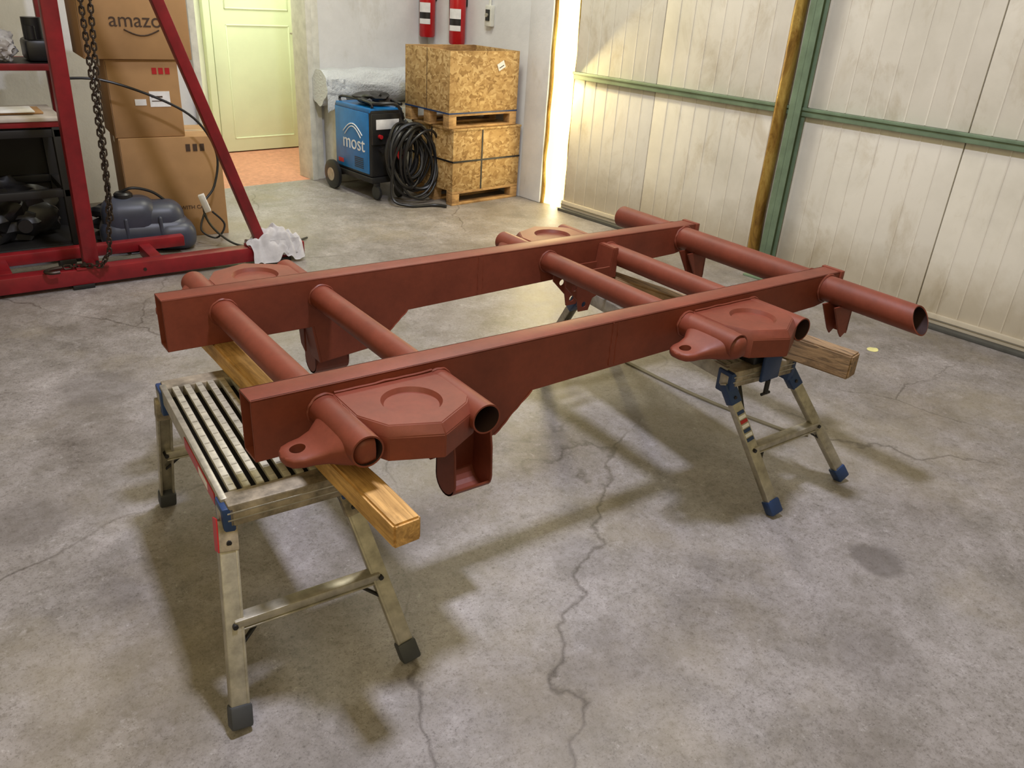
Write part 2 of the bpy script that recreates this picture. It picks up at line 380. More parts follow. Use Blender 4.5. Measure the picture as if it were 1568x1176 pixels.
# ------------------------------------------------------------------ chassis
ZT,ZB=.684,.53
def build_chassis():
    b=B('vehicle_chassis_frame')
    b.M=Matrix(((1,0,0,0),(-.034,1,0,.034*.48),(0,0,1,0),(0,0,0,1)))
    prof=[(.478,ZT),(2.565,ZT),(2.565,.592),(2.45,.572),(1.9,.552),(1.23,.532),(1.115,.425),(.925,.405),(.905,.531),(.478,.531)]
    def weld(pts,r,closed=True):
        n=len(pts); P=[]
        for i,p in enumerate(pts):
            P.append(Vector(p)+Vector((random.uniform(-1,1),random.uniform(-1,1),random.uniform(-1,1)))*.0011)
        b.path(P,r,OX,seg=6,closed=closed,sub=2)
    for (y0,y1) in ((1.50,1.57),(2.171,2.241)):
        for (a,c) in ((y0,y0+.005),(y1-.005,y1)):
            b.prism(prof,lambda x,z,t:(x,t,z),a,c,OX,.0012)
        b.box(.478,2.565,y0,y1,ZT-.006,ZT,OX,.0018)
        for i in range(2,len(prof)-1):
            (xa,za),(xb,zb)=prof[i],prof[i+1]
            b.prism([(xa,za),(xb,zb),(xb,zb+.006),(xa,za+.006)] if abs(xa-xb)>.03 else [(xa,za),(xb,zb),(xb-.006,zb),(xa-.006,za)],lambda x,z,t:(x,t,z),y0+.001,y1-.001,OX)
        b.box(2.553,2.572,y0-.006,y1+.006,.60,ZT+.003,OX,.003)
        b.box(.9,.906,y0+.005,y1-.005,.533,ZT-.006,DARK)  # dark plate closing the hollow rail, stands in for shade inside
        for xs in (1.50,1.52): weld([(xs,y0-.0005,.55+.013*k) for k in range(11)],.0016,False)
        weld([(1.23-.0116*k,y0-.001,.533-.0107*k) for k in range(11)],.002,False)
    zc=.625
    for x,r,ya,yb in ((.64,.037,1.285,2.45),(.933,.037,1.285,2.45),(1.80,.037,1.30,2.45),(2.09,.037,1.30,2.45)):
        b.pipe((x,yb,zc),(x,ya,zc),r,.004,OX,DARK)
        for yy in (1.50,1.57,2.171,2.241):
            weld([(x+ (r+.001)*math.cos(a),yy+(-.002 if yy in(1.5,2.171) else .002),zc+(r+.001)*math.sin(a)) for a in [i*math.pi/14 for i in range(28)]],.0042)
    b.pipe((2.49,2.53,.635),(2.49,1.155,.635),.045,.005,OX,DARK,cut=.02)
    for yy in (1.498,1.572,2.169,2.243):
        weld([(2.49+.046*math.cos(a),yy,.635+.046*math.sin(a)) for a in [i*math.pi/14 for i in range(28)]],.0048)
    def seat(x0,side):
        def Y(d): return (1.50-d) if side<0 else (2.241+d)
        top=[(.022,-.002),(.275,-.002),(.30,.13),(.262,.178),(.165,.232),(.06,.19),(.022,.12)]
        bot=[(.012,-.002),(.285,-.002),(.318,.132),(.276,.190),(.165,.250),(.052,.205),(.010,.125)]
        m=bmesh.new()
        A=[m.verts.new((x0+p[0],Y(p[1]),.580)) for p in bot]; T0=[m.verts.new((x0+p[0],Y(p[1]),.638)) for p in bot]; C=[m.verts.new((x0+p[0],Y(p[1]),.660)) for p in top]
        n=len(A)
        m.faces.new(A[::-1]); m.faces.new(C)
        for P,Q in ((A,T0),(T0,C)):
            for i in range(n): m.faces.new((P[i],P[(i+1)%n],Q[(i+1)%n],Q[i]))
        bmesh.ops.recalc_face_normals(m,faces=m.faces[:])
        bmesh.ops.bevel(m,geom=[e for e in m.edges if e.is_manifold],offset=.0022,segments=2,affect='EDGES')
        m=booled(m,[conebm((x0+.16,Y(.112),.660),.062,.076,.022)])
        b.bm(m,OX)
        b.prism([(.05,-.0),(.26,-.0),(.25,.13),(.16,.17),(.07,.13)],lambda p,q,t:(x0+p,Y(q),t),.555,.590,OX,.003)
        weld([(x0+.025+.025*k,Y(.003),.663) for k in range(11)],.0032,False)
        weld([(x0+.305-.002*k,Y(.01+.014*k),.650) for k in range(9)],.003,False)
        weld([(x0+.018,Y(.01+.012*k),.655) for k in range(10)],.003,False)
        secs=[(-.142,.006,.10,.010,.588),(-.138,.022,.10,.020,.588),(-.128,.036,.10,.026,.588),(-.108,.045,.10,.028,.589),(-.085,.047,.102,.032,.592),(-.06,.055,.106,.042,.598),(-.035,.078,.112,.060,.608),(-.012,.098,.114,.076,.618),(.0,.100,.114,.080,.62),(.02,.098,.114,.076,.62)]
        m=bmesh.new(); rings=[];K=28
        for (dx,hw,yc,th,z) in secs:
            ring=[]
            for i in range(K):
                a=2*math.pi*i/K; ca,sa=math.cos(a),math.sin(a)
                ring.append(m.verts.new((x0+dx,Y(yc)+hw*math.copysign(abs(ca)**.5,ca),z+th/2*math.copysign(abs(sa)**.5,sa))))
            rings.append(ring)
        for p,q in zip(rings,rings[1:]):
            for i in range(K): m.faces.new((p[i],p[(i+1)%K],q[(i+1)%K],q[i]))
        m.faces.new(rings[0][::-1]); m.faces.new(rings[-1]); bmesh.ops.recalc_face_normals(m,faces=m.faces[:])
        m=booled(m,[conebm((x0-.105,Y(.10),.59),.017,.017,.2,24)])
        b.bm(m,OX)
    for x0 in (.64,1.80):
        seat(x0,-1); seat(x0,1)
    for side in (-1,1):
        def Y(d): return (1.50-d) if side<0 else (2.241+d)
        pl=[(0,.53),(.07,.53),(.085,.45)]+[(.045+.045*math.cos(a),.365+.045*math.sin(a)) for a in [-i*math.pi/10 for i in range(0,11)]]+[(0,.365)]
        xa,xb=.935,1.05
        for xx in (xa,xb-.006):
            b.prism(pl,lambda y,z,t:(t,Y(y),z),xx,xx+.006,OX,.001)
        b.box(xa,xb,*sorted((Y(.0),Y(.006))),.36,.53,OX,.001)
        arc=[(.045+.045*math.cos(a),.365+.045*math.sin(a)) for a in [-math.pi*.15-i*math.pi*.85/8 for i in range(9)]]
        for p,q in zip(arc,arc[1:]):
            b.prism([p,q,(q[0]*.94+.003,q[1]+.005),(p[0]*.94+.003,p[1]+.005)],lambda y,z,t:(t,Y(y),z),xa,xb,OX)
        b.prism([(0,.53),(.05,.53),(.03,.44),(0,.42)],lambda y,z,t:(t,Y(y),z),.90,.906,OX,.001)
    for y in (1.455,2.12):
        for yy in (y,y-.045):
            b.prism([(2.425,.60),(2.53,.60),(2.535,.50),(2.505,.478),(2.485,.50)],lambda x,z,t:(x,t,z),yy,yy+.006,OX,.001)
        b.box(2.527,2.533,y-.045,y+.006,.49,.60,OX)
    for y in (2.06,2.13):
        m=bmesh.new(); pts=[(1.80,.61),(2.0,.61),(1.985,.52),(1.93,.50),(1.915,.455),(1.87,.455),(1.86,.50),(1.80,.56)]
        A=[m.verts.new((p[0],y,p[1])) for p in pts]; C=[m.verts.new((p[0],y+.006,p[1])) for p in pts]; n=len(A)
        m.faces.new(A); m.faces.new(C[::-1])
        for i in range(n): m.faces.new((A[i],A[(i+1)%n],C[(i+1)%n],C[i]))
        bmesh.ops.recalc_face_normals(m,faces=m.faces[:])
        cs=[]
        for cx_,cz_,r_ in ((1.893,.48,.011),(1.84,.55,.012),(1.95,.54,.012)):
            c=bmesh.new(); bmesh.ops.create_cone(c,cap_ends=True,segments=20,radius1=r_,radius2=r_,depth=.05)
            bmesh.ops.rotate(c,verts=c.verts,matrix=Matrix.Rotation(math.pi/2,3,'X')); bmesh.ops.translate(c,verts=c.verts,vec=(cx_,y+.003,cz_)); cs.append(c)
        b.bm(booled(m,cs),OX)
    b.prism([(2.035,.668),(2.06,.668),(2.06,.553),(2.02,.553)],lambda x,z,t:(x,t,z),2.085,2.171,OX,.003)
    b.done()
build_chassis()

# ------------------------------------------------------------------ timbers
def timber(name,p0,p1,w,z0,z1,mat):
    b=B(name)
    d=Vector((p1[0]-p0[0],p1[1]-p0[1],0)); L=d.length; ang=math.atan2(d.y,d.x)-math.pi/2
    m=bmesh.new(); bmesh.ops.create_cube(m,size=1)
    for v in m.verts: v.co=Vector((v.co.x*w,(v.co.y+.5)*L,z0+(v.co.z+.5)*(z1-z0)))
    bmesh.ops.subdivide_edges(m,edges=[e for e in m.edges if abs((e.verts[0].co-e.verts[1].co).y)>.1],cuts=14)
    bmesh.ops.bevel(m,geom=[e for e in m.edges if len(e.link_faces)==2 and e.calc_face_angle(0)>.5],offset=.005,segments=2,affect='EDGES')
    for v in m.verts:
        q=v.co*9; v.co.x+=.0022*noise.noise(q+Vector((5,0,0))); v.co.z+=-.002*abs(noise.noise(q*1.5))*(1 if v.co.z>(z0+z1)/2 else 0)
    b.bm(m,mat,Matrix.Translation((p0[0],p0[1],0))@Matrix.Rotation(ang,4,'Z'))
    b.done()
timber('wooden_timber',(.655,1.14),(.632,2.33),.066,.471,.531,WOOD)
timber('wooden_timber',(2.245,1.135),(2.04,2.33),.062,.471,.5525,WOOD2)

# ------------------------------------------------------------------ work platforms
def platform(T,Fp,near=True,H=.47):
    b=B('folding_work_platform')
    NL,NR,FL,FR=[Vector((p[0],p[1],0)) for p in T]
    c=(NL+NR+FL+FR)/4; ey=((FL+FR)-(NL+NR)); L=ey.length/2; ey.normalize(); ex=Vector((ey.y,-ey.x,0)); hy=L/2; hx=((NR-NL).length+(FR-FL).length)/4
    M=Matrix(((ex.x,ey.x,0,c.x),(ex.y,ey.y,0,c.y),(0,0,1,0),(0,0,0,1))); Mi=M.inverted(); b.M=M
    ft={}
    for k,p in zip(((-1,-1),(1,-1),(-1,1),(1,1)),Fp): ft[k]=Mi@Vector((p[0],p[1],.03))
    for s in (-1,1):
        b.box(s*hx-.008,s*hx+.008,-hy,hy,H-.05,H,ALU,.003)
        b.box(-hx,hx,s*hy-.030,s*hy+.028,H-.058,H-.002,ALUD,.004)
        for zz in (.02,.038): b.box(-hx-.003,hx+.003,s*hy-.003+s*.028,s*hy+.003+s*.028,H-zz-.004,H-zz,ALU,.001)
    n=8; pitch=(2*hx-.024)/n
    for i in range(n):
        x=-hx+.012+(i+.5)*pitch
        b.box(x-.0085,x+.0085,-hy+.028,hy-.028,H-.012,H,SLAT,.0015)
        b.box(x+pitch*.5-.0015,x+pitch*.5+.0015,-hy+.028,hy-.028,H-.030,H-.022,BLKM)  # black strips in the slat gaps, standing in for shade
        for j in range(14):
            yy=-hy+.05+j*(2*hy-.1)/13; b.box(x-.006,x+.006,yy-.002,yy+.002,H-.001,H+.0008,ALU)
    b.box(-hx+.01,hx-.01,-hy+.03,hy-.03,H-.034,H-.031,BLKM)  # black sheet added below the slats so the gaps look shaded
    ends={}
    for sx in (-1,1):
        for sy in (-1,1):
            b.box(sx*hx-.014,sx*hx+.014,sy*hy-.030,sy*hy+.032,H-.085,H-.008,BLUE,.005)
            b.box(sx*hx-.0155,sx*hx+.0155,sy*hy-.018,sy*hy+.018,H-.06,H-.02,ALU,.003)
            top=Vector((sx*hx*1.02,sy*(hy+.004),H-.05)); foot=ft[(sx,sy)]
            d=(foot-top).normalized()
            b.beam(top,foot,.038,.006,ALU,.001,up=(0,sy,0),off=.010)
            b.beam(top+Vector((.017,0,0)),foot+Vector((.017,0,0)),.006,.026,ALU,.001,up=(0,sy,0))
            b.beam(top-Vector((.017,0,0)),foot-Vector((.017,0,0)),.006,.026,ALU,.001,up=(0,sy,0))
            b.beam(top.lerp(foot,.0),top.lerp(foot,.16),.043,.032,BLUE if not near else ALUD,.003,up=(0,sy,0))
            b.beam(foot-d*.030,foot+d*.022,.048,.038,FOOT if near else BLUE,.006,up=(0,sy,0))
            b.cyl(top.lerp(foot,.1)-Vector((0,.02,0)),top.lerp(foot,.1)+Vector((0,.02,0)),.006,BLKM,seg=8)
            ends[(sx,sy)]=(top,foot)
    for sy in (-1,1):
        (t1,f1),(t2,f2)=ends[(-1,sy)],ends[(1,sy)]
        a=t1.lerp(f1,.52); e=t2.lerp(f2,.52)
        b.beam(a,e,.034,.022,ALU,.003); b.beam(a-Vector((0,0,.014)),e-Vector((0,0,.014)),.04,.004,ALU,.001)
        for q in (a,e): b.cyl(q-Vector((0,.022,0)),q+Vector((0,.022,0)),.006,BLKM)
        for (t,f,p,q) in ((t1,f1,a,e),(t2,f2,e,a)):
            b.beam(t.lerp(f,.68),p.lerp(q,.2),.010,.005,BLKM,.001)
            b.beam(p+Vector((0,-sy*.015,0)),Vector((p.x*.75,p.y*.75,H-.05)),.012,.004,BLKM,.001) if not near else None
    if near:
        b.box(-hx-.0105,-hx-.0085,-.26,.02,H-.045,H-.014,REDL); b.box(-hx-.0110,-hx-.009,-.2,-.12,H-.04,H-.020,WHITE)
        t,f=ends[(-1,-1)]; b.beam(t+Vector((-.022,0,.01)),t.lerp(f,.15)+Vector((-.022,0,0)),.003,.03,REDL,0,up=(0,-1,0))
    else:
        t,f=ends[(-1,-1)]
        for k in range(7):
            b.beam(t.lerp(f,.22+k*.035),t.lerp(f,.245+k*.035),.028,.002,WHITE if k%2 else (REDL if k==2 else BLUE),0,up=(0,-1,0),off=.0145)
    b.done()
platform(((.398,1.495),(.668,1.47),(.436,2.11),(.706,2.09)),((.326,1.30),(.731,1.27),(.425,2.22),(.83,2.19)))
platform(((1.957,1.38),(2.225,1.355),(2.04,2.20),(2.31,2.17)),((2.044,1.171),(2.433,1.176),(2.13,2.50),(2.50,2.47)),near=False)
b=B('bar_clamp'); b.box(2.03,2.155,1.345,1.41,.4735,.515,BLACK,.008); b.box(2.05,2.14,1.318,1.330,.42,.515,BLUE,.004); b.box(2.05,2.14,1.318,1.40,.512,.528,BLUE,.004); b.cyl((2.095,1.324,.42),(2.095,1.324,.37),.008,BLKM); b.cyl((2.075,1.324,.37),(2.115,1.324,.37),.005,BLKM); b.cyl((2.06,1.37,.528),(2.06,1.37,.54),.010,BLACK); b.done()
# flat olive strip lying on the floor
b=B('floor_strip'); P=[Vector(p) for p in ((2.46,2.29),(2.468,2.1),(2.48,1.94),(2.50,1.80),(2.53,1.65),(2.566,1.504),(2.62,1.43))]; vs=[];fs=[]
for i,p in enumerate(P):
    t=(P[min(i+1,len(P)-1)]-P[max(i-1,0)]).normalized(); nn=Vector((-t.y,t.x))
    for w_,z in ((-.012,.0003),(-.010,.006),(.010,.006),(.012,.0003)): q=p+nn*w_; vs.append((q.x,q.y,z))
for i in range(len(P)-1):
    for j in range(3): fs.append((i*4+j,i*4+j+1,(i+1)*4+j+1,(i+1)*4+j))
b.add(vs,fs,OLIVE); b.done()

# ------------------------------------------------------------------ crates
def crate(name,u0,u1,v0,v1,z0,z1,open_top,strap):
    b=B(name,ROOM); t=.018
    b.box(u0,u1,v0,v0+t,z0,z1,OSB,.001); b.box(u0,u1,v1-t,v1,z0,z1,OSB,.001)
    b.box(u0,u0+t,v0+t,v1-t,z0,z1,OSB,.001); b.box(u1-t,u1,v0+t,v1-t,z0,z1,OSB,.001)
    b.box(u0+t,u1-t,v0+t,v1-t,z0,z0+t,OSB)
    if not open_top: b.box(u0-.005,u1+.005,v0-.005,v1+.005,z1,z1+.015,OSB,.001)
    else:
        for (a,c) in ((u0+t,u0+t+.03),(u1-t-.03,u1-t)): b.box(a,c,v0+t,v0+t+.03,z0,z1-.01,PAL); b.box(a,c,v1-t-.03,v1-t,z0,z1+.0,PAL)
        b.box(u0+t,u1-t,v1-t-.02,v1-t,z1-.07,z1,PAL,.002)
        b.box(u0-.002,u1+.002,v0-.003,v0,z0-.004,z0+.006,BLUE); b.box(u0-.003,u0,v0,v1,z0-.004,z0+.006,BLUE)
    if strap:
        um=(u0+u1)/2-.06; zm=(z0+z1)/2
        b.box(um,um+.012,v0-.003,v0,z0,z1,BLACK); b.box(u0-.003,u1+.003,v0-.004,v0-.001,zm-.006,zm+.006,BLACK)
        vm=(v0+v1)/2; b.box(u0-.003,u0,vm,vm+.012,z0,z1,BLACK); b.box(u0-.004,u0-.001,v0,v1,zm-.006,zm+.006,BLACK)
    else:
        Mx=Matrix.Translation((u0+.48,v0-.002,z1-.10))@Matrix.Rotation(-.45,4,'Y')
        b.box(-.035,.035,-.001,.001,-.025,.025,WHITE,0,Mx); b.box(-.025,.025,-.0015,0,-.01,-.004,BLACK,0,Mx)
        vm=(v0+v1)/2; b.box(u0-.002,u0,vm-.002,vm+.002,z0,z1,CARDD)
    zb=z0-.105
    for k in range(3):
        vv=v0+ (v1-v0-.07)*k/2; b.box(u0,u1,vv,vv+.07,z0-.02,z0,PAL,.002); b.box(u0,u1,vv,vv+.07,zb,zb+.016,PAL,.002)
        for uu in (u0,u1-.07):
            b.box(uu,uu+.07,vv,vv+.07,zb+.016,z0-.02,PAL,.002)
    b.done()
crate('osb_crate',3.755,4.42,4.69,5.20,.105,.545,False,True)
crate('osb_crate',3.715,4.375,4.70,5.24,.668,1.09,True,False)
# ------------------------------------------------------------------ welder
b=B('welding_machine_cart',ROOM)
u0,u1,v0,v1,z0,z1=3.32,3.60,5.11,5.61,.17,.65
b.box(u0,u1,v0,v1,z0,z1,BLACK,.012); b.box(u0-.006,u0+.01,v0+.03,v1-.01,z0+.02,z1-.02,WBLUE,.006)
b.box(u0-.004,u1+.004,v0+.01,v1-.02,z1-.02,z1+.012,WBLUE,.006)
b.box(u0,u1,v0-.02,v0,z0+.24,z1-.02,BLACK,.006); b.box(u0+.03,u1-.05,v0-.024,v0-.02,z1-.13,z1-.06,WHITE,.001)
for k,uu in enumerate((3.4,3.48,3.56)): b.cyl((uu,v0,z0+.2),(uu,v0-.035,z0+.2),.02,BLKM); 
for k in range(3): b.cyl((3.38+k*.09,v0-.02,z0+.30),(3.38+k*.09,v0-.045,z0+.30),.015,REDL if k==0 else BLACK)
for k in range(6): b.box(u0-.009,u0-.004,v0+.10,v0+.22,z0+.05+k*.014,z0+.055+k*.014,BLACK)
b.box(u0-.009,u0-.004,v1-.12,v1-.05,z0+.05,z0+.08,REDL); 
b.path([(u0+.03,v0+.04,z1),(u0+.03,v0+.06,z1+.05),(u0+.03,v1-.06,z1+.05),(u0+.03,v1-.04,z1)],.010,BLACK,seg=8,sub=4)
b.path([(u1-.03,v0+.04,z1),(u1-.03,v0+.06,z1+.05),(u1-.03,v1-.06,z1+.05),(u1-.03,v1-.04,z1)],.010,BLACK,seg=8,sub=4)
b.box(u0-.01,u1+.01,v0-.02,v1+.05,.13,.17,BLKM,.006)
for uu in (u0-.05,u1+.02):
    b.lathe([(.03,0),(.09,0),(.11,.008),(.11,.032),(.09,.04),(.03,.04)],(uu-.01,v1-.01,.112),BLACK,axis=(1,0,0)); b.lathe([(.01,0),(.05,0),(.05,.044),(.01,.044)],(uu-.012,v1-.01,.112),ALU,axis=(1,0,0),seg=20)
b.cyl((u0-.04,v1-.01,.112),(u1+.04,v1-.01,.112),.012,BLKM)
for uu in (u0+.03,u1-.05):
    b.lathe([(.01,0),(.05,0),(.055,.005),(.055,.02),(.05,.025),(.01,.025)],(uu,v0+.0,.057),BLACK,axis=(1,0,0)); b.box(uu-.006,uu+.031,v0-.02,v0+.02,.10,.13,BLKM,.003)
Mt=Matrix(((0,0,-1,u0-.008),(-1,0,0,(v0+v1)/2-.02),(0,1,0,z0+.22),(0,0,0,1)))
b.text('most',.15,Mt,WHITE)
for k in range(2): b.path([(u0-.009,(v0+v1)/2+.12-k*.02-i*(.26-.04*k)/10,z0+.29+k*(-.02)+.07*math.sin(math.pi*i/10)) for i in range(11)],.004,WHITE,seg=6)
b.done()
b=B('welding_cables',ROOM)
for k in range(15):
    r=.11+.05*random.random()+.004*k; cu_=3.50+.012*k*.6+random.uniform(-.03,.03); cz=.33+random.uniform(-.05,.04); cv=5.035-.009*k
    cz=max(cz,r*1.28+.02)
    w1=random.uniform(.7,.95)
    b.path([(cu_+r*math.cos(a)*w1,cv-.02+.03*math.sin(a*2+k),cz+r*1.25*math.sin(a+.2*math.sin(k))) for a in [i*math.pi/8 for i in range(16)]],.010 if k%3 else .015,BLACK,seg=8,closed=True,sub=3)
b.path([(3.5,5.03,.45),(3.40,4.94,.3),(3.36,4.90,.06),(3.45,4.80,.014),(3.62,4.74,.014),(3.68,4.66,.014)],.011,BLACK,sub=6)
b.path([(3.55,5.03,.60),(3.48,5.02,.70),(3.36,5.1,.70),(3.40,5.25,.70),(3.55,5.3,.70),(3.58,5.1,.69)],.012,BLACK,sub=6)
b.blob((3.47,5.32,.71),(.12,.14,.045),BLACK,.5,3,3,seed=3)
b.blob((3.54,5.02,.46),(.07,.035,.12),BLACK,.5,3,3,seed=9,flat=False)
b.beam((3.42,4.96,.42),(3.48,4.92,.28),.035,.03,REDX,.006)
b.done()
b=B('storage_cabinet',ROOM); b.box(3.41,4.2,5.745,5.93,.0,.60,WFRAME,.006); b.box(3.43,3.80,5.737,5.747,.04,.56,WFRAME,.003); b.box(3.82,4.18,5.737,5.747,.04,.56,WFRAME,.003)
b.cyl((3.78,5.737,.3),(3.78,5.722,.3),.01,ALU); b.cyl((3.84,5.737,.3),(3.84,5.722,.3),.01,ALU); b.done()
b=B('bubble_wrap_roll',ROOM)
vs=[];fs=[];K=36;L=24
for j in range(L+1):
    for i in range(K):
        a=2*math.pi*i/K; u=3.30+j*.9/L; r=.122+.022*noise.noise(Vector((math.cos(a)*2,math.sin(a)*2,u*5)))
        vs.append((u,5.80+r*math.cos(a),.735+r*math.sin(a)*1.05))
for j in range(L):
    for i in range(K): fs.append((j*K+i,j*K+(i+1)%K,(j+1)*K+(i+1)%K,(j+1)*K+i))
fs.append(tuple(range(K))); fs.append(tuple(L*K+i for i in range(K)))
b.add(vs,fs,BUB)
vs=[];fs=[]
for i in range(9):
    for j in range(9):
        vs.append((3.30+.16*i/8+.012*noise.noise(Vector((i*.5,j*.5,3))),5.675+.02*noise.noise(Vector((i*.6,j*.6,0))),.80-.24*j/8*(1-.3*i/8)))
for i in range(8):
    for j in range(8): fs.append((i*9+j,(i+1)*9+j,(i+1)*9+j+1,i*9+j+1))
b.add(vs,fs,BUB)
b.done()
def exting(v,z0):
    b=B('fire_extinguisher',ROOM@Matrix.Translation((4.362,v,z0)))
    b.lathe([(.03,0),(.058,.0),(.065,.012),(.065,.33),(.058,.37),(.035,.40),(.02,.41),(.02,.43)],(0,0,0),REDX,seg=32)
    vs=[];fs=[]
    for i in range(9):
        a=math.pi+ (i-4)*.20+.5
        for z in (.10,.26): vs.append((.0665*math.cos(a),.0665*math.sin(a),z))
    for i in range(8): fs.append((2*i,2*i+2,2*i+3,2*i+1))
    b.add(vs,fs,WHITE)
    vs=[(x*1.006,y*1.006,.14+(z-.1)*.3) for x,y,z in vs]; b.add(vs,fs,BLACK)
    b.box(-.018,.018,-.02,.02,.43,.47,ALU,.004); b.beam((0,0,.47),(-.11,0,.50),.02,.008,BLACK); b.beam((0,0,.455),(-.10,0,.44),.02,.008,BLACK)
    b.path([(0,.02,.45),(-.01,.07,.44),(-.01,.085,.36),(-.01,.08,.2),(0,.078,.06)],.009,BLACK,sub=5)
    b.box(.055,.086,-.02,.02,.28,.33,BLKM,.003)
    b.done()
exting(5.84,1.10); exting(5.44,1.075)
b=B('wall_switch',ROOM); b.box(4.41,4.449,5.09,5.165,1.23,1.38,WFRAME,.006); b.box(4.402,4.411,5.105,5.15,1.27,1.35,BLACK,.003); b.cyl((4.405,5.127,1.31),(4.39,5.127,1.31),.014,ALU); b.cyl((4.43,5.127,1.38),(4.43,5.127,2.8),.01,WFRAME); b.done()

# ------------------------------------------------------------------ red steel stand
b=B('red_steel_stand')
b.box(-1.2,1.79,4.34,4.42,.02,.10,RED,.005); b.box(-1.2,1.2,4.66,4.72,.06,.12,RED,.005)
for x in (-.6,.25,.95): b.box(x,x+.06,4.42,4.66,.04,.10,RED,.004)
for x in (-.9,.55,1.6): b.box(x,x+.1,4.33,4.43,0,.022,BLKM,.003)
for x in (.55,): b.box(x,x+.08,4.65,4.73,0,.062,BLKM,.003)
b.beam((.655,4.38,.10),(.69,4.38,2.6),.07,.07,RED,.005,up=(0,1,0))
b.beam((1.55,4.38,.10),(.74,4.38,2.55),.055,.06,RED,.005,up=(0,1,0))
b.box(1.46,1.60,4.335,4.425,.098,.108,RED,.002)
b.box(.58,.73,4.335,4.425,.098,.108,RED,.002)
b.beam((.69,4.38,2.57),(-1.2,4.38,2.57),.07,.07,RED,.005)
b.beam((-1.15,4.38,.10),(-1.15,4.38,2.6),.07,.07,RED,.005,up=(0,1,0))
b.box(1.50,1.56,4.332,4.34,.03,.05,WHITE)
for x,z in ((.62,.13),(.68,.13),(1.5,.06),(1.7,.06),(.9,.06)): b.cyl((x,4.335,z),(x,4.345,z),.009,CHAIN,seg=6)
b.done()
b=B('hanging_chain')
def links(pts,s=.036,r=.0042):
    P=[Vector(p) for p in pts]; segs=[(P[i+1]-P[i]).length for i in range(len(P)-1)]; tot=sum(segs); n=int(tot/(s*.72))
    for k in range(n):
        d=tot*k/n; i=0
        while i<len(segs)-1 and d>segs[i]: d-=segs[i]; i+=1
        t=(P[i+1]-P[i]).normalized(); c=P[i]+t*d
        q=t.to_track_quat('Z','Y').to_matrix().to_4x4(); M=Matrix.Translation(c)@q@Matrix.Rotation(math.pi/2*(k%2)+.3,4,'Z')
        L=[]
        for j in range(12):
            a=2*math.pi*j/12; y=.010*math.cos(a); z=.010*math.sin(a)+math.copysign(s/2-.010,math.sin(a)) 
            L.append(M@Vector((0,y,z)))
        b.path(L,r,CHAIN,seg=6,closed=True)
links([(.80,4.25,2.4),(.775,4.25,.9),(.765,4.25,.5),(.73,4.26,.2),(.69,4.29,.125),(.60,4.36,.115),(.52,4.37,.115)])
links([(.83,4.25,2.4),(.84,4.25,1.6),(.80,4.25,1.05),(.77,4.245,.55),(.76,4.25,.35)])
b.path([(.52,4.37,.115),(.47,4.36,.115),(.44,4.33,.115),(.46,4.30,.115),(.50,4.30,.115)],.009,CHAIN,sub=5)
b.done()
b=B('cloth_rag'); vs=[];fs=[];n=46
for i in range(n):
    for j in range(n):
        p,q=i/(n-1)-.5,j/(n-1)-.5
        rr=math.hypot(p,q)*2
        x=1.62+p*.30+.03*noise.noise(Vector((p*4,q*4,1))); y=4.375+q*.17+.02*noise.noise(Vector((p*4,q*4,7)))
        fold=.5+.5*math.sin(p*22+6*noise.noise(Vector((p*3,q*3,4)))+q*6)
        z=.112+(.075*max(0,1-rr)**.6+.030*fold+.03*abs(noise.noise(Vector((p*6,q*6,2)))))*(1-.35*rr)
        over=max(0,4.335-y)+max(0,y-4.425); 
        z=max(.015,z-over*2.2)
        vs.append((x,y,z))
for i in range(n-1):
    for j in range(n-1): fs.append((i*n+j,(i+1)*n+j,(i+1)*n+j+1,i*n+j+1))
b.add(vs,fs,CLOTH)
vs=[];fs=[];n=20
for i in range(n):
    for j in range(n):
        u_=i/(n-1); t=j/(n-1)
        vs.append((1.58+u_*.17+.02*noise.noise(Vector((u_*5,t*3,1)))*t,4.325-.012*t+.014*math.sin(u_*17+t*2)*t,.135-t*(.085+.03*noise.noise(Vector((u_*4,0,5))))))
for i in range(n-1):
    for j in range(n-1): fs.append((i*n+j,(i+1)*n+j,(i+1)*n+j+1,i*n+j+1))
b.add(vs,fs,CLOTH); b.done(smooth=80)

